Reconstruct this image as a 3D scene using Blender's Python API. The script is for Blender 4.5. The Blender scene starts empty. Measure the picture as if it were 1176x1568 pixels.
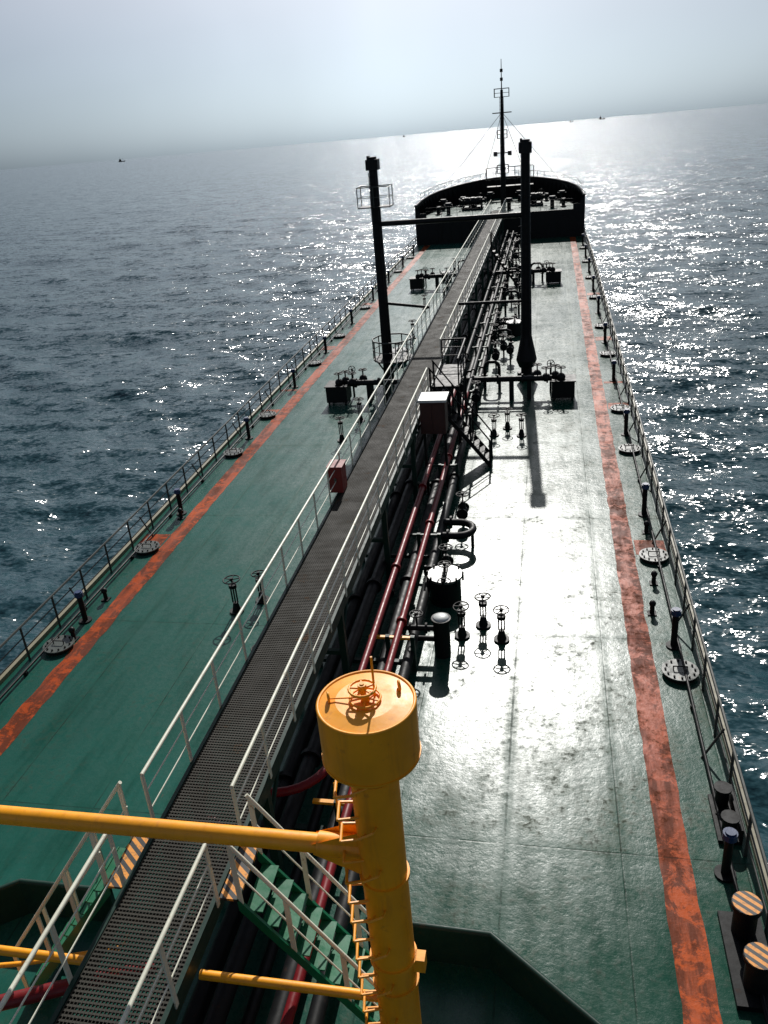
import bpy, math, random
import numpy as np
from mathutils import Vector, Matrix
random.seed(7); rng=np.random.default_rng(5)
K=0.0191; CX=4.97
def link(o): bpy.context.scene.collection.objects.link(o)
# ---------------------------------------------------------------- materials
def newmat(name):
    m=bpy.data.materials.new(name); m.use_nodes=True
    nt=m.node_tree; b=nt.nodes["Principled BSDF"]; return m,nt,b
def N(nt,t,**kw):
    n=nt.nodes.new(t)
    for k,v in kw.items(): setattr(n,k,v)
    return n
def L(nt,a,b): nt.links.new(a,b)
def noise(nt,vec,scale,detail=4,rough=.55,dist=0,out="Fac"):
    n=N(nt,"ShaderNodeTexNoise"); n.inputs["Scale"].default_value=scale
    n.inputs["Detail"].default_value=detail; n.inputs["Roughness"].default_value=rough
    n.inputs["Distortion"].default_value=dist
    L(nt,vec,n.inputs["Vector"]); return n.outputs[out]
def mth(nt,op,a,b=None,c=None,clamp=False):
    n=N(nt,"ShaderNodeMath",operation=op); n.use_clamp=clamp
    for i,x in enumerate((a,b,c)):
        if x is None: continue
        if hasattr(x,"links"): L(nt,x,n.inputs[i])
        else: n.inputs[i].default_value=x
    return n.outputs[0]
def vmth(nt,op,a,b=None):
    n=N(nt,"ShaderNodeVectorMath",operation=op)
    for i,x in enumerate((a,b)):
        if x is None: continue
        if hasattr(x,"links"): L(nt,x,n.inputs[i])
        else: n.inputs[i].default_value=x
    return n.outputs[0]
def ramp(nt,fac,lo,hi,a=0.0,b=1.0):
    n=N(nt,"ShaderNodeMapRange"); n.inputs[1].default_value=lo;n.inputs[2].default_value=hi
    n.inputs[3].default_value=a;n.inputs[4].default_value=b; L(nt,fac,n.inputs[0]); return n.outputs[0]
def mixc(nt,fac,a,b):
    n=N(nt,"ShaderNodeMix",data_type='RGBA')
    if hasattr(fac,"links"): L(nt,fac,n.inputs[0])
    else: n.inputs[0].default_value=fac
    for i,x in ((6,a),(7,b)):
        if hasattr(x,"links"): L(nt,x,n.inputs[i])
        else: n.inputs[i].default_value=(*x,1)
    return n.outputs[2]
def bump(nt,h,strength,dist,b,prev=None):
    n=N(nt,"ShaderNodeBump"); n.inputs["Strength"].default_value=strength; n.inputs["Distance"].default_value=dist
    L(nt,h,n.inputs["Height"])
    if prev: L(nt,prev,n.inputs["Normal"])
    if b: L(nt,n.outputs[0],b.inputs["Normal"])
    return n.outputs[0]
def paint(name,col,rough=.45,wear=(0.08,0.035,0.015),wamt=.5,spec=.5,metal=0,wscale=6,runs=0):
    m,nt,b=newmat(name)
    tc=N(nt,"ShaderNodeTexCoord").outputs["Object"]
    n1=noise(nt,tc,1.7,4); n2=noise(nt,tc,wscale,6,.65)
    c1=mixc(nt,ramp(nt,n1,.35,.7),col,tuple(x*.8 for x in col))
    w=mth(nt,'MULTIPLY',ramp(nt,n2,.62,.69),wamt)
    c2=mixc(nt,w,c1,wear)
    if runs:
        mp=N(nt,"ShaderNodeMapping"); mp.inputs["Scale"].default_value=(9,9,.7); L(nt,tc,mp.inputs[0])
        rn=noise(nt,mp.outputs[0],1.2,6,.65); c2=mixc(nt,ramp(nt,rn,.52,.72,0,runs),c2,wear)
    L(nt,c2,b.inputs["Base Color"])
    L(nt,ramp(nt,n2,.3,.7,rough-.08,rough+.15),b.inputs["Roughness"])
    b.inputs["Metallic"].default_value=metal
    b.inputs["Specular IOR Level"].default_value=spec
    bump(nt,n2,.3,.008,b); return m
M={}
M['black']=paint("backlit_black_paint",(.006,.0065,.007),.5,wear=(.03,.014,.008),wamt=.5,spec=.2)  # near-black base colour carries the backlit shade of hull, masts and fittings
M['dgreen']=paint("dark_green_paint",(.006,.03,.021),.45,spec=.25,wamt=.3)
M['green']=paint("stair_green_paint",(.006,.13,.055),.35,wamt=.3)
M['white']=paint("white_rail_paint",(.66,.66,.54),.4,wear=(.25,.14,.06),wamt=.7,wscale=9)
M['rail']=paint("grey_rail_paint",(.045,.05,.045),.5,wear=(.10,.04,.02),wamt=.8,spec=.3)
M['gun']=paint("gunwale_bar_paint",(.20,.18,.11),.5,wear=(.12,.05,.02),wamt=.8)
M['yellow']=paint("yellow_paint",(.94,.37,.006),.42,wear=(.42,.13,.015),wamt=.4,wscale=5,spec=.5,runs=.35)
M['red']=paint("red_pipe_paint",(.17,.006,.009),.40,wamt=.4,spec=.3)
M['brown']=paint("brown_box_paint",(.05,.014,.012),.5)
M['rbox']=paint("hose_box_paint",(.20,.012,.010),.5)
M['blue']=paint("blue_cap_paint",(.008,.03,.10),.4,wamt=.2)
M['lamp']=paint("white_steel_paint",(.6,.62,.6),.35,wear=(.2,.1,.05),wamt=.5)
M['cover']=paint("grey_cover_paint",(.08,.09,.08),.28,wear=(.12,.05,.02),wamt=.8)
M['grate']=paint("galvanised_grating",(.052,.049,.041),.6,wear=(.10,.05,.02),wamt=.8,metal=0,wscale=2,spec=.12)
m,nt,b=newmat("hazard_stripes")
tc=N(nt,"ShaderNodeTexCoord").outputs["Object"]; sp=N(nt,"ShaderNodeSeparateXYZ"); L(nt,tc,sp.inputs[0])
s=mth(nt,'ADD',mth(nt,'MULTIPLY',sp.outputs[0],.8),sp.outputs[1]); s=mth(nt,'FRACT',mth(nt,'MULTIPLY',s,6.5))
s=mth(nt,'GREATER_THAN',s,.5); n2=noise(nt,tc,14,6,.6)
L(nt,mixc(nt,s,mixc(nt,ramp(nt,n2,.5,.65),(.70,.27,.03),(.3,.14,.04)),(.02,.02,.02)),b.inputs["Base Color"]); b.inputs["Roughness"].default_value=.5
M['haz']=m
def deckmat(name,c0,c1,worn,rustc,rustlo,spec,r0,wornk):
    m,nt,b=newmat(name); isg=name.startswith("green")
    tc=N(nt,"ShaderNodeTexCoord").outputs["Object"]; sp=N(nt,"ShaderNodeSeparateXYZ"); L(nt,tc,sp.inputs[0])
    X,Y=sp.outputs[0],sp.outputs[1]
    big=noise(nt,tc,.18,4,.6); mid=noise(nt,tc,1.1,7,.68); fine=noise(nt,tc,7,6,.7)
    st=N(nt,"ShaderNodeMapping"); st.inputs["Scale"].default_value=(1.6,.22,1); L(nt,tc,st.inputs[0]); streak=noise(nt,st.outputs[0],1.6,6,.65)
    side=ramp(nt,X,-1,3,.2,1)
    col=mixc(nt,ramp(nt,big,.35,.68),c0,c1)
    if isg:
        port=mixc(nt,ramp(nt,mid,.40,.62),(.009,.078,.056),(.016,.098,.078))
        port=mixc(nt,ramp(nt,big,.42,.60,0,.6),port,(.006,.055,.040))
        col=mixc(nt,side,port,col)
    col=mixc(nt,ramp(nt,streak,.5,.75,0,.45),col,tuple(x*.5 for x in c0))
    blot=mth(nt,'MULTIPLY',ramp(nt,mid,.46,.60),ramp(nt,fine,.40,.58)); blot=mth(nt,'MULTIPLY',blot,ramp(nt,big,.38,.54)); blot=mth(nt,'MULTIPLY',blot,side)
    col=mixc(nt,mth(nt,'MULTIPLY',blot,wornk),col,worn)
    dark=mth(nt,'MULTIPLY',ramp(nt,fine,.54,.64),ramp(nt,mid,.46,.58)); dark=mth(nt,'MULTIPLY',dark,ramp(nt,big,.36,.56,.35,1))
    dark=mth(nt,'MULTIPLY',dark,ramp(nt,side,.2,1,.4,1))
    col=mixc(nt,mth(nt,'MULTIPLY',dark,.8),col,(.016,.017,.010))
    rust=ramp(nt,noise(nt,tc,2.3,9,.75,.5),rustlo,rustlo+.07)
    if not isg: rust=mth(nt,'MULTIPLY',rust,ramp(nt,streak,.38,.52,.2,1))
    col=mixc(nt,mth(nt,'MULTIPLY',rust,.8),col,rustc)
    wob=mth(nt,'MULTIPLY',mth(nt,'SUBTRACT',fine,.5),.03)
    def seam(c,sp_,w,off):
        f=mth(nt,'FRACT',mth(nt,'DIVIDE',mth(nt,'ADD',mth(nt,'ADD',c,wob),off),sp_))
        d=mth(nt,'MULTIPLY',mth(nt,'ABSOLUTE',mth(nt,'SUBTRACT',f,.5)),sp_)
        return ramp(nt,d,w*.4,w,1,0)
    sm=mth(nt,'MAXIMUM',seam(X,2.05,.02,.9),seam(Y,6.6,.022,-1.05))
    sm=mth(nt,'MULTIPLY',sm,ramp(nt,mid,.38,.6,.1,1))
    col=mixc(nt,mth(nt,'MULTIPLY',sm,.6),col,(.012,.016,.012)); L(nt,col,b.inputs["Base Color"])
    strip=mth(nt,'MAXIMUM',seam(X,2.05,.17,.9),mth(nt,'MULTIPLY',seam(Y,6.6,.2,-1.05),.8))
    r=mth(nt,'ADD',ramp(nt,big,.3,.7,r0-.02,r0+.04),mth(nt,'MULTIPLY',strip,.05))
    r=mth(nt,'ADD',r,mth(nt,'MULTIPLY',blot,.10)); r=mth(nt,'ADD',r,ramp(nt,dark,0,1,0,.12)); r=mth(nt,'ADD',r,ramp(nt,fine,.3,.7,-.05,.05),clamp=True)
    r=mth(nt,'ADD',r,mth(nt,'MULTIPLY',rust,.18))
    L(nt,r,b.inputs["Roughness"])
    dirt=mth(nt,'MULTIPLY',ramp(nt,mid,.40,.62,1,.5),ramp(nt,streak,.38,.66,1,.55)); dirt=mth(nt,'MULTIPLY',dirt,ramp(nt,dark,0,1,1,.25)); dirt=mth(nt,'MULTIPLY',dirt,ramp(nt,sm,0,1,1,.5)); dirt=mth(nt,'MULTIPLY',dirt,ramp(nt,strip,0,1,1,.66))
    L(nt,mth(nt,'MULTIPLY',dirt,spec),b.inputs["Specular IOR Level"])
    h=mth(nt,'ADD',fine,mth(nt,'MULTIPLY',sm,-.3)); n1=bump(nt,h,.35,.017,None)
    bk=noise(nt,tc,.55,2,.4); bump(nt,bk,.14,.10,b,n1)
    return m
M['deck']=deckmat("green_deck_paint",(.004,.046,.028),(.006,.060,.040),(.070,.092,.060),(.07,.03,.012),.64,.34,.262,.7)
M['orange']=deckmat("orange_line_paint",(.43,.080,.018),(.30,.048,.012),(.18,.06,.025),(.05,.016,.008),.44,.13,.36,.6)
# ---------------------------------------------------------------- mesh builder
class B:
    def __init__(s): s.v=[];s.f=[];s.m=[];s.sm=[];s.mats=[]
    def mi(s,k):
        if k not in s.mats: s.mats.append(k)
        return s.mats.index(k)
    def add(s,vs,fs,mat,smooth=False):
        o=len(s.v); s.v+= [tuple(v) for v in vs]; k=s.mi(mat)
        for f in fs: s.f.append(tuple(i+o for i in f)); s.m.append(k); s.sm.append(smooth)
    def box(s,x0,x1,y0,y1,z0,z1,mat):
        vs=[(x,y,z) for z in (z0,z1) for y in (y0,y1) for x in (x0,x1)]
        s.add(vs,[(0,2,3,1),(4,5,7,6),(0,1,5,4),(1,3,7,5),(3,2,6,7),(2,0,4,6)],mat)
    def cbox(s,x,y,z,sx,sy,sz,mat): s.box(x-sx/2,x+sx/2,y-sy/2,y+sy/2,z,z+sz,mat)
    def frus(s,p0,p1,r0,r1,mat,n=10,cap=True):
        p0=Vector(p0);p1=Vector(p1);d=p1-p0
        if d.length<1e-6:return
        d.normalize(); a=Vector((0,0,1)) if abs(d.z)<.9 else Vector((1,0,0)); u=d.cross(a).normalized(); w=d.cross(u)
        vs=[];
        for p,r in((p0,r0),(p1,r1)):
            for i in range(n):
                t=2*math.pi*i/n; vs.append(p+u*(r*math.cos(t))+w*(r*math.sin(t)))
        s.add(vs,[(i,n+i,n+(i+1)%n,(i+1)%n) for i in range(n)],mat,n>6)
        if cap:
            s.add(vs[:n],[tuple(range(n))],mat); s.add(vs[n:],[tuple(range(n-1,-1,-1))],mat)
    def cyl(s,p0,p1,r,mat,n=10,cap=True): s.frus(p0,p1,r,r,mat,n,cap)
    def path(s,pts,r,mat,n=8,joint=True):
        for i in range(len(pts)-1): s.cyl(pts[i],pts[i+1],r,mat,n)
        if joint:
            for p in pts[1:-1]: s.ball(p,r*1.0,mat,n,4)
    def ball(s,p,r,mat,n=10,k=6,sz=1):
        vs=[];fs=[]
        for j in range(k+1):
            ph=math.pi*j/k
            for i in range(n):
                t=2*math.pi*i/n; vs.append((p[0]+r*math.sin(ph)*math.cos(t),p[1]+r*math.sin(ph)*math.sin(t),p[2]+sz*r*math.cos(ph)))
        for j in range(k):
            for i in range(n): fs.append((j*n+i,(j+1)*n+i,(j+1)*n+(i+1)%n,j*n+(i+1)%n))
        s.add(vs,fs,mat,True)
    def torus(s,c,R,r,mat,axis=(0,0,1),n=18,k=6):
        d=Vector(axis).normalized(); a=Vector((0,0,1)) if abs(d.z)<.9 else Vector((1,0,0)); u=d.cross(a).normalized(); w=d.cross(u); c=Vector(c)
        vs=[];fs=[]
        for i in range(n):
            t=2*math.pi*i/n; e=u*math.cos(t)+w*math.sin(t)
            for j in range(k):
                q=2*math.pi*j/k; vs.append(c+e*(R+r*math.cos(q))+d*(r*math.sin(q)))
        for i in range(n):
            for j in range(k): fs.append((i*k+j,i*k+(j+1)%k,((i+1)%n)*k+(j+1)%k,((i+1)%n)*k+j))
        s.add(vs,fs,mat,True)
    def wheel(s,c,R,mat,axis=(0,0,1),r=.018,sp=5):
        s.torus(c,R,r,mat,axis); d=Vector(axis).normalized(); a=Vector((0,0,1)) if abs(d.z)<.9 else Vector((1,0,0)); u=d.cross(a).normalized(); w=d.cross(u); c=Vector(c)
        ph=random.random()
        for i in range(sp):
            t=2*math.pi*i/sp+ph; s.cyl(c,c+(u*math.cos(t)+w*math.sin(t))*R,r*.8,mat,6)
        s.cyl(c-d*.04,c+d*.05,.045,mat,8)
    def done(s,name,shear=True,parent=None):
        me=bpy.data.meshes.new(name); vs=[(v[0],v[1],v[2]+(K*v[1] if shear else 0)) for v in s.v]
        me.from_pydata(vs,[],s.f); me.polygons.foreach_set("material_index",s.m); me.polygons.foreach_set("use_smooth",s.sm)
        for k in s.mats: me.materials.append(M[k])
        me.update(); o=bpy.data.objects.new(name,me); link(o)
        if parent: o.parent=parent
        return o
def arc(c,r,a0,a1,u,w,n=6):
    c=Vector(c);u=Vector(u);w=Vector(w)
    return [c+u*(r*math.cos(a0+(a1-a0)*i/n))+w*(r*math.sin(a0+(a1-a0)*i/n)) for i in range(n+1)]
# ---------------------------------------------------------------- hull & deck
HW=8.55
bowpts=[(86,8.3),(89,8.15),(92,7.75),(94.5,7.0),(97,5.8),(99,4.4),(100.6,2.9),(101.6,1.5),(102,0)]
outl=[(HW,-12),(HW,70)]+[(w,y) for y,w in bowpts]
full=outl+[(-x,y) for x,y in outl[::-1][1:]]
b=B()
for (x0,y0),(x1,y1) in zip(full[:-1],full[1:]):
    b.add([(x0,y0,-8),(x1,y1,-8),(x1,y1,-.01),(x0,y0,-.01)],[(0,1,2,3)],'black')
for sx in (1,-1):
    b.box(sx*HW-.05,sx*HW+.06,-12,86,-.02,.12,'gun')
b.done("ship_hull")
b=B(); ys=[-12,20,50,70,86]; hw=[HW,HW,HW,HW,8.3]
for i in range(4):
    b.add([(-hw[i]+.04,ys[i],0),(hw[i]-.04,ys[i],0),(hw[i+1]-.04,ys[i+1],0),(-hw[i+1]+.04,ys[i+1],0)],[(0,1,2,3)],'deck')
b.done("deck")
b=B()
for sx in (1,-1):
    x=7.17*sx
    yy=np.arange(-12,85.9,.35); e0=rng.normal(0,.014,len(yy)); e1=rng.normal(0,.014,len(yy))
    for i in range(len(yy)-1):
        b.add([(x-.27+e0[i],yy[i],.004),(x+.27+e1[i],yy[i],.004),(x+.27+e1[i+1],yy[i+1],.004),(x-.27+e0[i+1],yy[i+1],.004)],[(0,1,2,3)],'orange')
    for yy_,wd in ((21.8,.9),(34.6,.8),(46,.8),(58,.8),(38.2,.3)):
        a=x+.32 if sx>0 else x-.32; e=8.35*sx
        b.add([(min(a,e),yy_,.004),(max(a,e),yy_,.004),(max(a,e),yy_+wd,.004),(min(a,e),yy_+wd,.004)],[(0,1,2,3)],'orange')
b.done("orange_deck_line")
# ---------------------------------------------------------------- forecastle
b=B(); FZ=2.55
b.box(-8.3,8.3,85.9,86.1,0,FZ,'black')
poly=[(w,y,FZ) for y,w in bowpts]+[(-w,y,FZ) for y,w in bowpts[::-1][1:]]
b.add(poly,[tuple(range(len(poly)))],'deck')
def btop(y): return 3.75+.95*((y-86)/16)**1.0
for sx in (1,-1):
    for (y0,w0),(y1,w1) in zip(bowpts[:-1],bowpts[1:]):
        for o in (0,-.12):
            b.add([(sx*(w0+o),y0,-.1),(sx*(w1+o),y1,-.1),(sx*(w1+o),y1,btop(y1)),(sx*(w0+o),y0,btop(y0))],[(0,1,2,3)],'black')
        b.cyl((sx*(w0-.06),y0,btop(y0)),(sx*(w1-.06),y1,btop(y1)),.13,'black',8)
        for t in (0,.33,.66):
            y=y0+(y1-y0)*t; w=w0+(w1-w0)*t
            inx=sx*(w-.12); tx,ty=(-sx*.8,-.35)
            b.add([(inx,y,FZ),(inx+tx*.8,y+ty*.8,FZ),(inx,y,btop(y)-.1)],[(0,1,2)],'black')
    b.add([(sx*8.3,86,0),(sx*7.4,86,FZ),(sx*8.18,86,btop(86))],[(0,1,2)],'black')
    b.box(min(sx*8.3,sx*7.2),max(sx*8.3,sx*7.2),85.86,85.9,0,FZ+.5,'black')
for x in (-6.5,-3.2,3.0,6.3): b.box(x-.4,x+.4,85.82,85.9,.25,1.9,'black')
for x in np.arange(-7.6,7.7,.95): b.box(x-.03,x+.03,85.84,85.9,0,FZ,'black')
b.done("forecastle")
def railing(b,pts,h,mat,step=1.4,mids=(.35,.68),rp=.022,rr=.02,flat=False):
    for p,q in zip(pts[:-1],pts[1:]):
        p=Vector(p);q=Vector(q);n=max(1,round((q-p).length/step))
        for i in range(n+1):
            a=p+(q-p)*(i/n)
            b.cyl(a,a+Vector((0,0,h)),rp,mat,6)
        b.cyl(p+Vector((0,0,h)),q+Vector((0,0,h)),rr*1.25,mat,6)
        for m_ in mids: b.cyl(p+Vector((0,0,h*m_)),q+Vector((0,0,h*m_)),rr*.7,mat,6)
b=B()
railing(b,[(-7.2,86,FZ),(-1,86,FZ)],.95,'black'); railing(b,[(1,86,FZ),(7.2,86,FZ)],.95,'black')
b.done("forecastle_railing")
b=B(); P=[]
for y,w in bowpts[1:]: P.append((w-.06,y,btop(y)+.1))
P=P+[(-p[0],p[1],p[2]) for p in P[::-1][1:]]
railing(b,P,.6,'black',1.3,mids=(.5,),rp=.022,rr=.018); b.done("bulwark_top_railing")
b=B(); b.box(-2.0,3.2,99.2,99.5,3.9,4.0,'black'); b.box(-2.0,3.2,98.2,99.5,4.0,4.06,'black')
for x in (-1.9,3.1): b.cyl((x,98.4,FZ),(x,98.4,4),.06,'black')
railing(b,[(-2.0,99.4,4.05),(3.2,99.4,4.05)],1.9,'black',1.0,rp=.04,rr=.035); railing(b,[(3.2,98.2,4.05),(3.2,99.4,4.05)],1.9,'black',1.0,rp=.04,rr=.035); railing(b,[(-2,98.2,4.05),(-2,99.4,4.05)],1.9,'black',1.0,rp=.04,rr=.035)
b.done("bow_lookout_platform")
def windlass(x,y):
    b=B(); b.cbox(x,y,FZ,2.2,1.2,.25,'black')
    for dx in (-.95,-.3,.35,.95): b.box(x+dx-.08,x+dx+.08,y-.45,y+.45,FZ+.25,FZ+1.15,'black')
    b.cyl((x-1.4,y,FZ+.8),(x+1.4,y,FZ+.8),.16,'black',10)
    for dx in (-.6,.05,.65): b.cyl((x+dx-.2,y,FZ+.8),(x+dx+.2,y,FZ+.8),.42,'black',14)
    for dx in (-1.4,1.25): b.frus((x+dx,y,FZ+.8),(x+dx+.2,y,FZ+.8),.34,.26,'black',12)
    b.cbox(x,y+.9,FZ,.7,.6,.8,'black'); b.wheel((x+.9,y-.6,FZ+1.3),.3,'black',(0,1,0)); b.done("anchor_windlass")
windlass(-3.0,91.5); windlass(3.2,91.5)
def bollard(x,y,z=0,s=1,top='black',ax='y'):
    b=B(); b.cbox(x,y,z,.6*s if ax=='y' else 1.5*s,1.5*s if ax=='y' else .6*s,.10,'black')
    for d in (-.42*s,.42*s):
        px,py=(x,y+d) if ax=='y' else (x+d,y)
        b.cyl((px,py,z+.1),(px,py,z+.62*s),.17*s,'black',20); b.cyl((px,py,z+.62*s),(px,py,z+.70*s),.215*s,'black',20); b.cyl((px,py,z+.70*s),(px,py,z+.708*s),.205*s,top,20)
    b.done("mooring_bollard")
for x,y in ((-6.3,89),(6.3,89),(-4.6,95.5),(4.6,95.5)): bollard(x,y,FZ,1)
for x,y in ((-5.2,88.3),(5.2,88.2),(-1.5,97),(1.7,96.6),(.9,89),(-4.2,93.8),(6.2,93),(-6.2,92.5)):
    b=B(); b.cyl((x,y,FZ),(x,y,FZ+.9),.2,'black',12); b.frus((x,y,FZ+.9),(x,y,FZ+1.1),.42,.3,'black',14); b.torus((x,y,FZ+.9),.42,.04,'black'); b.done("mushroom_ventilator")
b=B(); my=95.5
b.frus((0,my,FZ),(0,my,9),.30,.22,'black',14); b.frus((0,my,9),(0,my,13.6),.2,.14,'black',12); b.frus((0,my,13.6),(0,my,16.4),.06,.03,'black',8)
for z,w in ((12.9,.75),(9.0,.5),(5.6,.6)):
    b.box(-w,w,my-.4,my+.4,z,z+.05,'black'); railing(b,[(-w,my-.4,z),(w,my-.4,z),(w,my+.4,z),(-w,my+.4,z),(-w,my-.4,z)],.8,'black',.8,mids=(.5,),rp=.03,rr=.03)
b.box(-1.0,1.0,my-.04,my+.04,11.4,11.5,'black')
for z in (14.4,15.2): b.cbox(0,my,z,.28,.28,.3,'black')
for z in np.arange(3,12.8,.35): b.cyl((-.2,my-.42,z),(.2,my-.42,z),.015,'black',5)
for x in (-.2,.2): b.cyl((x,my-.42,3),(x,my-.42,12.9),.02,'black',5)
for tx,ty,tz in ((-6.8,91,3.9),(6.8,91,3.9),(-2.5,100,4.3),(2.5,100,4.3)): b.cyl((0,my,11.5),(tx,ty,tz),.022,'black',5)
b.cyl((-.6,my,7.6),(.6,my,7.6),.05,'black'); b.cbox(-.75,my,7.3,.4,.4,.45,'black'); b.cbox(.75,my,7.3,.4,.4,.45,'black'); b.ball((.0,my-.4,8.2),.22,'black')
b.done("foremast")
# ---------------------------------------------------------------- kingposts (mid)
def kingpost(x,y,top,flare):
    b=B(); b.frus((x,y,0),(x,y,top-.5),.27,.20,'black',16)
    b.cbox(x,y,top-.5,.56,.56,.45,'black'); b.cyl((x,y,top-.06),(x,y,top+.05),.2,'black',12); b.cbox(x-.18,y,top-.05,.1,.3,.15,'black')
    for z in np.arange(.4,top-.6,.33): b.cyl((x-.16,y-.33,z),(x+.16,y-.33,z),.014,'black',5)
    for dx in (-.16,.16): b.cyl((x+dx,y-.33,.4),(x+dx,y-.33,top-.6),.018,'black',5)
    if flare:
        b.frus((x,y,.9),(x,y,2.1),.50,.25,'black',18); b.frus((x,y,.55),(x,y,.9),.36,.50,'black',18); b.cyl((x,y,0),(x,y,.3),.45,'black',18)
    else:
        z=1.15; r=1.0; px=x+.3
        b.cyl((px,y,z),(px,y,z+.06),r,'black',20)
        P=[(px+r*math.cos(t),y+r*math.sin(t),z) for t in np.linspace(0,2*math.pi,11)]
        railing(b,P,1.0,'rail',2,mids=(.5,),rp=.03,rr=.03)
        for t in range(4): b.cyl((x,y,.2),(px+.9*math.cos(t*1.57+.7),y+.9*math.sin(t*1.57+.7),z),.04,'black',6)
        zz=8.3; b.box(x-.75,x+.75,y-.45,y+.4,zz,zz+.05,'black')
        railing(b,[(x-.75,y-.45,zz),(x+.75,y-.45,zz),(x+.75,y+.4,zz),(x-.75,y+.4,zz),(x-.75,y-.45,zz)],.9,'rail',.8,mids=(.5,))
    b.done("kingpost")
KY=39.5
kingpost(-2.95,KY,10.4,False); kingpost(3.9,KY,10.6,True)
b=B(); b.cyl((-2.95,KY,7.55),(3.9,KY,7.55),.12,'black',12); b.cyl((-2.95,KY,3.9),(-.7,KY,3.6),.07,'black'); b.cyl((3.9,KY,3.7),(.7,KY,3.7),.07,'black'); b.done("kingpost_crossbeam")
# ---------------------------------------------------------------- catwalk
ZC=2.86; b=B(); Y0,Y1=1.5,86.0
for y in np.arange(Y0,Y1,.06): b.box(-.62,.62,y,y+.027,ZC-.03,ZC-.004,'grate')
for x in np.arange(-.62,.63,.0477): b.box(x-.004,x+.004,Y0,Y1,ZC-.04,ZC,'grate')
for sx in (-1,1):
    b.box(sx*.66-.03,sx*.66+.03,Y0,Y1,ZC-.26,ZC+.02,'dgreen')
for y in np.arange(2.5,Y1,1.4): b.box(-.63,.63,y-.03,y+.03,ZC-.2,ZC-.045,'dgreen')
for y in np.arange(4,Y1,5.2):
    for sx in (-1,1):
        b.box(sx*.6-.07,sx*.6+.07,y-.07,y+.07,0,ZC-.26,'dgreen'); b.cyl((sx*.6,y,1.9),(sx*.6,y+.8,ZC-.26),.04,'dgreen',6)
    b.box(-.6,.6,y-.05,y+.05,1.5,1.6,'dgreen')
b.done("catwalk")
def cwrail(pts,step=1.36):
    b=B()
    for p,q in zip(pts[:-1],pts[1:]):
        p=Vector(p);q=Vector(q);n=max(1,round((q-p).length/step))
        for i in range(n+1):
            a=p+(q-p)*(i/n); j=random.uniform(-.012,.012); b.box(a.x-.012+j,a.x+.012+j,a.y-.035,a.y+.035,a.z-.1,a.z+1.0,'white')
        U=Vector((0,0,1)); b.cyl(p+U*1.0,q+U*1.0,.03,'white',8)
        for m_ in (.35,.68): b.cyl(p+U*m_,q+U*m_,.013,'white',6)
    b.done("catwalk_railing")
xr=.70
cwrail([(xr,8.0,ZC),(xr,28.2,ZC)]); cwrail([(xr,32.2,ZC),(xr,62,ZC)]); cwrail([(xr,63,ZC),(xr,86,ZC)])
cwrail([(-xr,8.1,ZC),(-xr,86,ZC)]); cwrail([(xr,1.5,ZC),(xr,7.0,ZC)]); cwrail([(-xr,1.5,ZC),(-xr,7.1,ZC)])
def stair(x0,x1,y0,y1,z0,z1,mat,n=10,rail='white'):
    b=B()
    for i in range(1,n+1):
        t=i/(n+1); x=x0+(x1-x0)*t; z=z0+(z1-z0)*t
        b.box(x-.12,x+.12,y0,y1,z-.025,z,mat)
        b.box(x-.12,x-.10,y0,y1,z,z+.02,mat)
    for y in (y0-.03,y1+.03):
        b.add([(x0,y-.02,z0-.22),(x1,y-.02,z1-.1),(x1,y-.02,z1+.12),(x0,y-.02,z0),(x0,y+.02,z0-.22),(x1,y+.02,z1-.1),(x1,y+.02,z1+.12),(x0,y+.02,z0)],
              [(0,1,2,3),(7,6,5,4),(3,2,6,7),(0,4,5,1)],mat)
        b.cyl((x0,y,z0+1),(x1,y,z1+1),.028,rail,8); b.cyl((x0,y,z0+.55),(x1,y,z1+.55),.014,rail,6)
        for t in (0.02,.33,.66,.98):
            x=x0+(x1-x0)*t; z=z0+(z1-z0)*t; b.box(x-.035,x+.035,y-.012,y+.012,z-.05,z+1,rail)
    b.done("staircase")
stair(.95,3.0,7.1,7.85,ZC,0.02,'green'); stair(-.95,-3.0,7.15,7.9,ZC,0.02,'green')
stair(.75,2.9,28.3,29.2,ZC,0.02,'black',10,'black'); stair(.75,2.7,62.1,62.9,ZC,.02,'black',9,'black')
b=B(); b.box(.72,1.7,29.3,32.2,ZC-.12,ZC-.02,'black'); railing(b,[(1.7,29.3,ZC),(1.7,32.2,ZC),(.75,32.2,ZC)],1.0,'black',.9,rp=.03,rr=.03)
for x,y in ((1.65,29.4),(1.65,32.1)): b.cyl((x,y,0),(x,y,ZC),.06,'black')
b.cyl((1.65,29.4,.3),(1.65,32.1,ZC-.2),.03,'black'); b.done("valve_platform")
b=B()
for sx in (-1,1):
    b.box(min(sx*.70,sx*.97),max(sx*.70,sx*.97),7.05,7.95,ZC-.05,ZC-.01,'haz')
b.done("stair_landing_plate")
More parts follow.
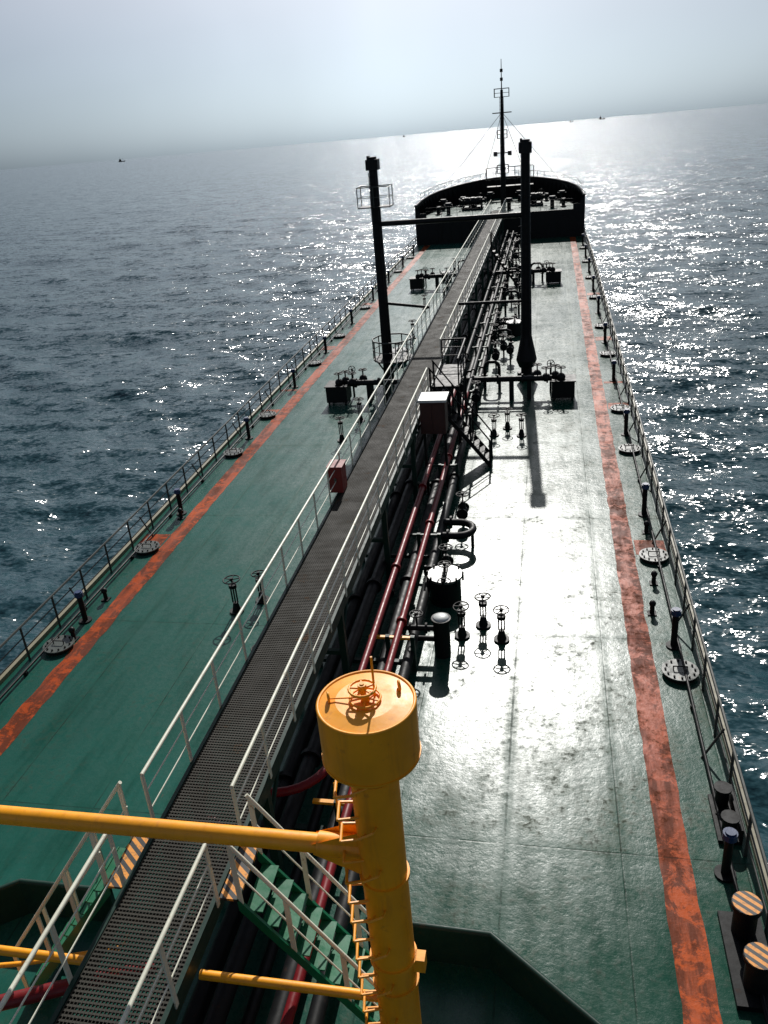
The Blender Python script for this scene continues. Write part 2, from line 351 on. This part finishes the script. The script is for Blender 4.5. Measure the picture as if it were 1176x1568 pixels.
# ---------------------------------------------------------------- cargo pipelines
def pipes():
    b=B()
    for x,z,r,mat,ya in ((.98,1.15,.085,'red',11.6),(1.52,1.05,.085,'red',4.0)):
        b.cyl((x,ya,z),(x,34,z),r,mat,12); b.cyl((x,34,z),(x,84,z),r,'black',12)
        for y in np.arange(ya+2,84,5.2): b.cyl((x,y-.04,z),(x,y+.04,z),r*1.6,mat if y<34 else 'black',12)
    P=arc((.98-1.0,11.6,1.15),1.0,0,math.pi/2,(1,0,0),(0,-1,0),8); b.path(P,.085,'red',12); b.cyl(P[-1],(-.5,10.6,1.15),.085,'red',12)
    for x,z,r in ((-.35,.9,.13),(.0,.55,.16),(.42,.8,.15),(.75,.4,.1),(1.2,.45,.16),(1.75,.5,.13)):  # dark pipes added so their shadows fill the strip under the catwalk
        b.cyl((x,2,z),(x,84.5,z),r,'black',12)
        for y in np.arange(5+x,84,6.5): b.cyl((x,y-.05,z),(x,y+.05,z),r*1.45,'black',12)
    b.cyl((-.1,2,1.6),(-.1,84,1.6),.035,'blue',8)
    for y in np.arange(5.5,84,5.2):
        b.box(-.6,1.9,y-.06,y+.06,.18,.28,'dgreen')
        for x in (-.5,1.25,1.85): b.box(x-.05,x+.05,y-.05,y+.05,0,.98,'dgreen')
        b.box(.8,1.85,y-.04,y+.04,.9,.96,'yellow' if y<17 else 'dgreen')
    b.done("cargo_pipeline")
pipes()
b=B(); b.path([(-7.5,5.3,1.0),(-3.0,6.3,1.0),(-1.3,7.0,1.0),(-1.0,7.5,.5)],.11,'red',12); b.path([(-7.5,5.6,1.5),(-2.4,6.7,1.5),(-1.1,7.1,1.5)],.035,'yellow',8); b.done("fire_main_pipe")
# ---------------------------------------------------------------- deck fittings
def valve_stand(x,y,h=.95,R=.21,tilt=(0,0,1)):
    b=B(); b.cyl((x,y,0),(x,y,.05),.2,'black',14); b.frus((x,y,.05),(x,y,.3),.12,.07,'black',12)
    for d in (-.07,.07): b.cyl((x+d,y,.3),(x+d,y,h-.2),.022,'black',6)
    b.cyl((x,y,.3),(x,y,h+.05),.022,'black',6); b.cyl((x,y,h-.25),(x,y,h-.15),.11,'black',12); b.wheel((x,y,h),R,'black',tilt); b.done("handwheel_valve")
for x,y in ((2.85,17.4),(3.35,17.9),(3.85,17.3),(-3.5,18.2),(-2.95,18.8),(2.8,31.6),(3.3,32.4),(3.9,31.5),(-3.5,31.2),(-3.2,33.6),(2.4,46),(2.9,52),(-3.0,48),(-3.4,56),(3.0,58.5),(2.6,70),(-2.8,70),(3.2,76)): valve_stand(x,y,random.uniform(.85,1.05),random.uniform(.18,.23),(random.uniform(-.08,.08),random.uniform(-.08,.08),1))
def gate_valve(x,y,z,ax='y',s=1,w=(0,0,1)):
    b=B(); d=Vector((0,1,0)) if ax=='y' else Vector((1,0,0)); c=Vector((x,y,z))
    b.cyl(c-d*.25*s,c+d*.25*s,.11*s,'black',12)
    for t in (-.25,.25): b.cyl(c+d*(t-.025)*s,c+d*(t+.025)*s,.19*s,'black',14)
    b.ball(c,.17*s,'black'); b.frus(c,c+Vector((0,0,.35*s)),.13*s,.07*s,'black',10); b.cyl(c+Vector((0,0,.3*s)),c+Vector((0,0,.62*s)),.025*s,'black',6)
    b.wheel(tuple(c+Vector((0,0,.6*s))),.2*s,'black',w); b.cyl((x,y,0),(x,y,z),.05,'black',6); b.done("gate_valve")
for x,y,z in ((-1.6,9.9,.5),(-1.5,14.8,.6),(-1.45,16.6,.5),(-1.5,17.6,.5),(-1.3,19.5,.5),(-1.4,26.5,.6),(-1.2,34,.6),(-1.3,44,.6),(-1.2,52,.6),(2.15,20.2,.45),(2.3,23.6,.5),(2.3,41.5,.6),(2.6,43.4,.55),(2.0,45.2,.6),(2.5,55.5,.6),(2.0,57,.6),(2.4,66,.6),(2.2,72,.6),(2.5,78,.6),(-1.5,63,.6),(-1.4,74,.6),(1.9,34.0,.9),(3.0,42.2,.7),(2.1,47.5,.8),(2.7,60,.7),(1.3,33.3,1.6)): gate_valve(x,y,z,'y',random.uniform(.9,1.15))
def riser(x,y,h,d):
    b=B(); b.path([(x,y,0),(x,y,h-.25),(x+d*.08,y,h-.08),(x+d*.25,y,h),(x+d*.6,y,h),(x+d*.8,y,h-.1),(x+d*.85,y,h-.3),(x+d*.85,y,0)],.075,'black',10); b.cyl((x,y,h*.5),(x,y,h*.5+.06),.14,'black',12); b.cyl((x+d*.85,y,h*.4),(x+d*.85,y,h*.4+.06),.14,'black',12); b.done("riser_pipe")
for x,y,h,d in ((2.1,44.3,1.2,1),(2.2,53.5,1.4,1),(2.0,61,1.5,1),(3.6,64,1.3,1),(2.1,68,1.5,1),(2.3,75,1.5,1),(-1.3,67,1.3,-1),(-1.3,57,1.2,-1),(2.0,37.8,1.3,.8),(2.0,83,1.6,1)): riser(x,y,h,d)
def u_pipe(x,y):
    b=B()
    P=[(x-.3,y+.3,.6),(x+.2,y+.3,.6)]+[tuple(p) for p in arc((x+.2,y-.15,.6),.45,math.pi/2,-math.pi/2,(1,0,0),(0,1,0),8)]+[(x-.3,y-.6,.6)]
    b.path(P,.11,'black',12)
    for q in ((x-.3,y+.3),(x-.3,y-.6)): b.cyl((q[0],q[1],0),(q[0],q[1],.6),.11,'black',12)
    b.cyl((x-.1,y+.3,.6),(x-.04,y+.3,.6),.2,'black',12); b.cyl((x-.1,y-.6,.6),(x-.04,y-.6,.6),.2,'black',12); b.cyl((x+.62,y-.15,0),(x+.62,y-.15,.6),.05,'black')
    b.done("expansion_loop_pipe")
u_pipe(2.1,22.3); u_pipe(2.4,49); u_pipe(2.2,81)
def tank_hatch(x,y,r=.5,h=.7):
    b=B(); b.cyl((x,y,0),(x,y,h),r,'black',28); b.torus((x,y,h),r+.02,.04,'black',n=28); b.cyl((x,y,h),(x,y,h+.07),r+.06,'cover',28)
    for i in range(8):
        t=i*math.pi/4; b.cyl((x+(r+.06)*math.cos(t),y+(r+.06)*math.sin(t),h-.12),(x+(r+.06)*math.cos(t),y+(r+.06)*math.sin(t),h+.14),.03,'black',6)
    b.box(x-.06,x+.06,y-r,y+r,h+.07,h+.16,'black'); b.cyl((x,y,h+.1),(x,y,h+.35),.03,'black'); b.wheel((x,y,h+.36),.17,'black'); b.cyl((x-r-.1,y,h),(x-r-.1,y,h+.3),.03,'black'); b.done("tank_hatch")
tank_hatch(2.25,19.1,.42,.75)
for y in (48,67): tank_hatch(3.0,y,.45,.7)
for y in (43,66): tank_hatch(-3.0,y,.42,.6)
b=B(); x,y=2.45,16.6; b.cyl((x,y,0),(x,y,1.0),.2,'black',18); b.cyl((x,y,1.0),(x,y,1.06),.24,'black',18); b.ball((x,y,1.06),.2,'lamp',16,6,.35); b.cyl((x-1.0,y,.75),(x,y,.75),.07,'black'); b.cyl((x-1.0,y,.45),(x,y,.45),.07,'black'); b.cyl((x-.8,y,.75),(x-.75,y,.75),.14,'black'); b.cyl((x-.4,y,.75),(x-.35,y,.75),.14,'black'); b.wheel((x-.6,y,1.15),.16,'black'); b.cyl((x-.6,y,.75),(x-.6,y,1.15),.025,'black'); b.done("pressure_vacuum_valve")
def manifold(Y,x0,x1,box=True):
    b=B()
    for dy,z,r in ((0,.95,.13),(.55,.8,.1),):
        b.cyl((x0+.5,Y+dy,z),(x1-.5,Y+dy,z),r,'black',12)
        for x in np.arange(x0+.9,x1-.5,1.1): b.cyl((x-.04,Y+dy,z),(x+.04,Y+dy,z),r*1.7,'black',12)
    for sx,xe in ((-1,x0),(1,x1)):
        xi=xe-sx*1.5
        for x in (xi,xi-sx*.8): b.box(x-.09,x+.09,Y-.1,Y+.7,0,.9,'black')
        b.box(min(xe-.5,xe+.5),max(xe-.5,xe+.5),Y-.35,Y+.6,.12,.85,'black'); b.box(xe-.55,xe+.55,Y-.4,Y+.65,.85,.9,'black')
        for dx in (-.4,.4):
            for dy in (-.3,.5): b.box(xe+dx-.04,xe+dx+.04,Y+dy-.04,Y+dy+.04,0,.12,'black')
        for x,dy in ((xe-sx*.75,0),(xe-sx*1.15,.55),(xe-sx*.35,.3),(xe-sx*.1,.0)):
            b.cyl((x,Y+dy,.8),(x,Y+dy,1.45),.035,'black',6); b.ball((x,Y+dy,.98),.2,'black'); b.wheel((x,Y+dy,1.42),.2,'black')
        b.cyl((xe-sx*.55,Y+.9,0),(xe-sx*.55,Y+.9,1.3),.05,'black'); b.wheel((xe-sx*.55,Y+.9,1.35),.16,'black',(0,1,0))
    b.done("cargo_manifold")
manifold(36.2,-4.8,5.6); manifold(62.8,-4.9,5.3)
hy=19.8
b=B(); b.box(-.90,-.52,hy,hy+.5,ZC+.02,ZC+.75,'rbox'); b.box(-.93,-.49,hy-.03,hy+.53,ZC+.75,ZC+.78,'rbox'); b.box(-.74,-.68,hy-.02,hy,ZC+.35,ZC+.45,'cover'); b.done("fire_hose_box")
b=B(); b.box(.78,1.62,25.6,26.3,ZC-.5,ZC+.62,'brown'); b.box(.72,1.68,25.5,26.4,ZC+.62,ZC+.70,'lamp'); b.box(.84,1.17,25.575,25.6,ZC-.4,ZC+.52,'brown'); b.box(1.23,1.56,25.575,25.6,ZC-.4,ZC+.52,'brown')
for x in (.85,1.55): b.cyl((x,25.9,0),(x,25.9,ZC-.5),.05,'black')
b.done("foam_monitor_cabinet")
b=B(); b.torus((-.9,9.9,.95),.2,.03,'red',(.2,0,1),20,8); b.done("hose_coil")
b=B(); b.path([(-1.0,11.9,1.5),(-1.02,12.4,1.9),(-1.0,13.2,2.0),(-1.05,13.9,1.6),(-1.15,14.3,.6),(-1.2,15.2,.1)],.05,'red',8); b.done("fire_hose")
# ---------------------------------------------------------------- side fittings
def vent(x,y,h=.85):
    b=B()
    b.cyl((x,y,0),(x,y,.04),.18,'black',14); b.cyl((x,y,.04),(x,y,h),.075,'black',12); b.cyl((x,y,h),(x,y,h+.12),.12,'blue',14); b.cyl((x,y,h+.12),(x,y,h+.15),.09,'blue',14)
    b.cyl((x,y,.45),(x,y+.16,.45),.03,'black',6); b.done("air_vent_pipe")
vy=[10.7,17.3,24.4,31.5,38.6,45.5,52.5,59.5,66.5,73.5,80]
for y in vy: vent(7.95,y,.85+random.uniform(-.05,.1)); vent(-7.75,y+random.uniform(-.2,.3),.8)
def manhole(x,y,r=.36):
    b=B(); b.cyl((x,y,0),(x,y,.10),r,'black',24); b.cyl((x,y,.10),(x,y,.13),r+.05,'cover',24)
    for i in range(12):
        t=i*math.pi/6; b.cyl((x+r*.9*math.cos(t),y+r*.9*math.sin(t),.13),(x+r*.9*math.cos(t),y+r*.9*math.sin(t),.17),.025,'black',6)
    b.path([(x-.15,y,.13),(x-.15,y,.22),(x+.15,y,.22),(x+.15,y,.13)],.015,'black',5); b.done("manhole_cover")
for y in (16.2,21.6,29.8,34.4,43,49,57,64,71,78): manhole(7.95,y); manhole(-7.8,y)
def siderail(sx):
    b=B(); x=sx*8.36
    railing(b,[(x,-10,0),(x,70,0),(sx*8.2,86,0)],.98,'rail',1.5,mids=(.36,.68),rp=.03,rr=.026)
    for y in np.arange(-9,86,4.5): b.cyl((x,y,.75),(x-sx*.35,y,0),.025,'rail',6)
    b.done("deck_railing")
siderail(1); siderail(-1)
for sx in (1,-1):
    b=B(); b.cyl((sx*8.05,-5,.12),(sx*8.05,84,.12),.035,'black',8)
    for y in np.arange(0,84,3): b.box(sx*8.05-.05,sx*8.05+.05,y-.04,y+.04,0,.1,'black')
    b.done("hydraulic_line")
bollard(8.0,9.1,0,1.05,'haz'); bollard(-7.9,7.5,0,1.05,'haz')
def fairlead(x,y):
    b=B(); b.cbox(x,y,0,.4,1.1,.08,'black')
    for d in (-.35,.35): b.cyl((x,y+d,.08),(x,y+d,.42),.12,'black',14); b.cyl((x,y+d,.42),(x,y+d,.46),.16,'black',14)
    b.box(x+.14,x+.2,y-.55,y+.55,.08,.35,'black'); b.done("roller_fairlead")
fairlead(8.15,11.9); fairlead(-8.1,12.2)
for x,y in ((-7.6,16.6),(-7.7,18.6),(-7.6,23.9),(7.6,18.7),(7.9,23.2),(7.8,20.2)):
    b=B(); b.cbox(x,y,0,.22,.22,.03,'black'); b.cyl((x,y,.03),(x,y,.28),.06,'black',10); b.ball((x,y,.3),.09,'black'); b.done("deck_drain_valve")
def breakwater(pts,h):
    b=B()
    for (x0,y0),(x1,y1) in zip(pts[:-1],pts[1:]):
        d=Vector((x1-x0,y1-y0,0)).normalized(); nn=Vector((-d.y,d.x,0))*.05
        vs=[]
        for z in (0,h):
            for (x,y) in ((x0,y0),(x1,y1)):
                for s_ in (1,-1): vs.append((x+nn.x*s_,y+nn.y*s_,z))
        b.add(vs,[(0,2,6,4),(1,5,7,3),(4,6,7,5),(0,4,5,1),(2,3,7,6)],'dgreen')
        b.cyl((x0,y0,h),(x1,y1,h),.05,'dgreen',8)
    b.done("breakwater")
breakwater([(2.2,8.6),(4.15,8.55),(5.7,7.35),(8.2,5.2)],.72); breakwater([(-2.2,8.6),(-3.9,8.6),(-5.6,7.4),(-8.2,5.2)],.72)
# ---------------------------------------------------------------- yellow kingpost (foreground)
def yellow_post(x,y):
    b=B()
    b.cyl((x,y,0),(x,y,6.1),.25,'yellow',40); b.cyl((x,y,6.02),(x,y,6.08),.275,'yellow',40)
    b.frus((x,y,6.08),(x,y,6.3),.27,.47,'yellow',40); b.cyl((x,y,6.3),(x,y,6.93),.49,'yellow',56)
    b.torus((x,y,6.93),.475,.018,'yellow',n=56,k=8); b.frus((x,y,6.93),(x,y,6.965),.47,.30,'yellow',56); b.cyl((x,y,6.31),(x,y,6.33),.50,'yellow',56)
    b.wheel((x-.02,y-.02,7.10),.13,'yellow',(0,0,1),.014,5); b.cyl((x-.02,y-.02,6.9),(x-.02,y-.02,7.16),.022,'yellow',8)
    b.wheel((x,y-.02,6.99),.15,'yellow',(0,0,1),.012,5); b.cyl((x+.08,y+.05,6.9),(x+.08,y+.05,7.42),.012,'yellow',6)
    for dx,dy in ((-.36,-.05),(.30,.18)): b.torus((x+dx,y+dy,7.0),.045,.013,'yellow',(1,.4,0),12,6)
    b.cyl((x-.36,y-.05,6.98),(x,y-.05,7.02),.008,'yellow',5)
    for z in (2.9,3.3,4.6): b.cyl((x,y,z),(x,y,z+.05),.275,'yellow',40)
    b.cbox(x+.3,y,3.15,.14,.14,.2,'yellow')
    for s_ in (-.09,.09): b.add([(x-.2,y+s_,5.28),(x-.75,y+s_,5.05),(x-.75,y+s_,4.9),(x-.2,y+s_,4.65)],[(0,1,2,3)],'yellow')
    for i,z in enumerate(np.arange(.5,6.0,.30)):
        b.path([(x-.24,y+.02,z),(x-.40,y-.03,z+.03),(x-.36,y-.27,z+.03),(x-.16,y-.19,z)],.016,'yellow',6)
        if i%2==0: b.path([(x-.10,y-.24,z+.12),(x-.14,y-.38,z+.20),(x+.02,y-.36,z+.28),(x+.03,y-.25,z+.24)],.013,'yellow',6)
    b.path([(x-.42,y-.05,.4),(x-.42,y-.05,5.9),(x-.22,y,6.0)],.012,'yellow',6)
    b.cbox(x,y,0,.9,.9,.04,'haz')
    b.done("yellow_kingpost")
yellow_post(3.25,6.2); yellow_post(-3.25,6.2)
b=B(); b.cyl((-7.5,6.2,4.98),(3.05,6.2,4.98),.105,'yellow',24); b.cyl((2.55,6.2,4.98),(3.05,6.2,4.98),.13,'yellow',24); b.done("yellow_crossbeam")
b=B(); b.cyl((.72,6.2,2.52),(3.1,6.2,2.52),.06,'yellow',16); b.cyl((-3.1,6.2,2.5),(-.72,6.2,2.5),.06,'yellow',16); b.done("yellow_brace_pipe")
# ---------------------------------------------------------------- sea
def sea():
    na,nr=620,1000
    th=np.concatenate([np.linspace(-62,62,na),np.linspace(62,298,50)[1:]])*math.pi/180; na=len(th)
    rr=np.geomspace(8,40000,nr)
    T,R=np.meshgrid(th,rr); X=CX+R*np.sin(T); Y=R*np.cos(T); Z=np.zeros_like(X); DX=np.zeros_like(X); DY=np.zeros_like(X)
    sp=R*(math.log(40000/8)/nr)
    wind=math.radians(195)
    for i in range(90):
        lam=.9*1.035**i*rng.uniform(.93,1.07)
        a=wind+rng.normal(0,.6); k=2*math.pi/lam
        amp=.0070*lam*rng.uniform(.4,1.2)*(1 if lam<4 else (4/lam)**1.15)
        fade=np.clip((lam/sp-2.5)/3,0,1)
        ph=k*(X*math.sin(a)+Y*math.cos(a))+rng.uniform(0,6.28)
        Z+=amp*fade*np.cos(ph); DX-=.8*amp*fade*math.sin(a)*np.sin(ph); DY-=.8*amp*fade*math.cos(a)*np.sin(ph)
    X=X+DX;Y=Y+DY;Z=Z*1.0-2.3
    v=np.stack([X,Y,Z],-1).reshape(-1,3)
    i=np.arange(nr-1)[:,None]*na+np.arange(na-1)[None,:]; q=np.stack([i,i+1,i+na+1,i+na],-1).reshape(-1,4)[:,::-1]
    me=bpy.data.meshes.new("sea"); me.vertices.add(len(v)); me.vertices.foreach_set("co",v.ravel())
    me.loops.add(q.size); me.loops.foreach_set("vertex_index",q.ravel().astype(np.int32))
    me.polygons.add(len(q)); me.polygons.foreach_set("loop_start",np.arange(0,q.size,4,dtype=np.int32)); me.polygons.foreach_set("loop_total",np.full(len(q),4,dtype=np.int32))
    me.polygons.foreach_set("use_smooth",np.ones(len(q),dtype=bool)); me.update(); me.validate()
    o=bpy.data.objects.new("sea",me); link(o)
    m,nt,b=newmat("sea_water")
    geo=N(nt,"ShaderNodeNewGeometry"); g=geo.outputs["Position"]
    mp=N(nt,"ShaderNodeMapping"); mp.inputs["Scale"].default_value=(.5,1.0,1); mp.inputs["Rotation"].default_value=(0,0,.25); L(nt,g,mp.inputs[0]); V=mp.outputs[0]
    acc=geo.outputs["Normal"]
    for sc_,det,amp in ((.45,3,.9),(2.0,3,1.5),(8.0,2,1.3)):
        c=noise(nt,V,sc_,det,.6,.2,"Color"); c=vmth(nt,'SUBTRACT',c,(.5,.5,.5)); c=vmth(nt,'MULTIPLY',c,(amp*.8,amp,0))
        acc=vmth(nt,'ADD',acc,c)
    acc=vmth(nt,'NORMALIZE',acc); L(nt,acc,b.inputs["Normal"])
    pn=noise(nt,g,.004,3)
    L(nt,mixc(nt,pn,(.012,.042,.054),(.020,.060,.072)),b.inputs["Base Color"])
    b.inputs["Roughness"].default_value=.14; b.inputs["IOR"].default_value=1.33
    me.materials.append(m)
sea()
def boat(x,y,s,ang):
    b=B(); c,sn=math.cos(ang),math.sin(ang)
    def T(p): return (x+s*(p[0]*c-p[1]*sn),y+s*(p[0]*sn+p[1]*c),-2.3+s*p[2])
    hull=[(-.5,-.12),(.3,-.12),(.5,0),(.3,.12),(-.5,.12)]
    vs=[T((a*.92,q*.7,-.05)) for a,q in hull]+[T((a,q,.10+(.05 if a>.3 else 0))) for a,q in hull]
    b.add(vs,[(i,(i+1)%5,5+(i+1)%5,5+i) for i in range(5)]+[(5,6,7,8,9)],'black')
    def bx(x0,x1,y0,y1,z0,z1):
        vs=[T((a,q,z)) for z in (z0,z1) for q in (y0,y1) for a in (x0,x1)]
        b.add(vs,[(0,2,3,1),(4,5,7,6),(0,1,5,4),(1,3,7,5),(3,2,6,7),(2,0,4,6)],'black')
    bx(-.38,-.08,-.09,.09,.1,.26); bx(-.34,-.14,-.07,.07,.26,.36); bx(-.24,-.22,-.01,.01,.36,.62); bx(.18,.2,-.01,.01,.1,.42); bx(-.2,.2,-.005,.005,.40,.41)
    b.done("fishing_boat",False)
boat(-2542,5000,42,.2); boat(-965,6000,26,1.2); boat(160,7000,34,.1); boat(430,7800,55,.05); boat(2450,8200,45,.1)
# ---------------------------------------------------------------- camera, light, world
sc=bpy.context.scene
cd=bpy.data.cameras.new("camera"); co=bpy.data.objects.new("camera",cd); link(co); sc.camera=co
cd.sensor_fit='VERTICAL'; cd.sensor_height=36; cd.lens=1247.3/1568*36; cd.clip_start=.1; cd.clip_end=100000
C=Matrix(((0.9803,-0.00576,0.19744),(0.18114,0.42477,-0.887),(-0.07876,0.90528,0.41744)))
q=C.to_quaternion().to_matrix(); mw=q.to_4x4(); mw.translation=Vector((CX,0,12)); co.matrix_world=mw
el=math.radians(37); az=math.radians(-3)
sd=Vector((math.sin(az)*math.cos(el),math.cos(az)*math.cos(el),math.sin(el)))
sl=bpy.data.lights.new("sun","SUN"); sl.energy=5; sl.angle=math.radians(.53); sl.color=(1,.97,.92)
so=bpy.data.objects.new("sun",sl); link(so); so.rotation_euler=sd.to_track_quat('Z','Y').to_euler()
w=bpy.data.worlds.new("World"); sc.world=w; w.use_nodes=True; nt=w.node_tree; bg=nt.nodes["Background"]
sk=N(nt,"ShaderNodeTexSky",sky_type='NISHITA'); sk.sun_disc=False; sk.sun_elevation=el; sk.sun_rotation=az; sk.dust_density=1.5; sk.air_density=1.0; sk.ozone_density=2.5
hs=N(nt,"ShaderNodeHueSaturation"); hs.inputs["Saturation"].default_value=.50; L(nt,sk.outputs[0],hs.inputs["Color"])
g=N(nt,"ShaderNodeTexCoord").outputs["Generated"]; sp=N(nt,"ShaderNodeSeparateXYZ"); L(nt,g,sp.inputs[0])
tint=mixc(nt,ramp(nt,sp.outputs[2],.0,.22),(.62,.84,1.12),(1.16,1.12,1.14))
tint=mixc(nt,ramp(nt,sp.outputs[2],.22,.6),tint,(.85,.92,1.0))
cloud=noise(nt,g,2.2,4,.5,.4)
azf=ramp(nt,mth(nt,'ABSOLUTE',mth(nt,'ADD',sp.outputs[0],.18)),.0,.6,1.06,.66)
azf=mth(nt,'MULTIPLY',azf,ramp(nt,cloud,.3,.7,.93,1.07))
mx=N(nt,"ShaderNodeMix",data_type='RGBA',blend_type='MULTIPLY'); mx.inputs[0].default_value=1; L(nt,hs.outputs[0],mx.inputs[6]); L(nt,tint,mx.inputs[7])
vm=N(nt,"ShaderNodeVectorMath",operation='SCALE'); L(nt,mx.outputs[2],vm.inputs[0]); L(nt,azf,vm.inputs[3])
L(nt,vm.outputs[0],bg.inputs[0]); bg.inputs[1].default_value=.075
sc.view_settings.view_transform='Standard'; sc.view_settings.look='None'; sc.view_settings.exposure=0
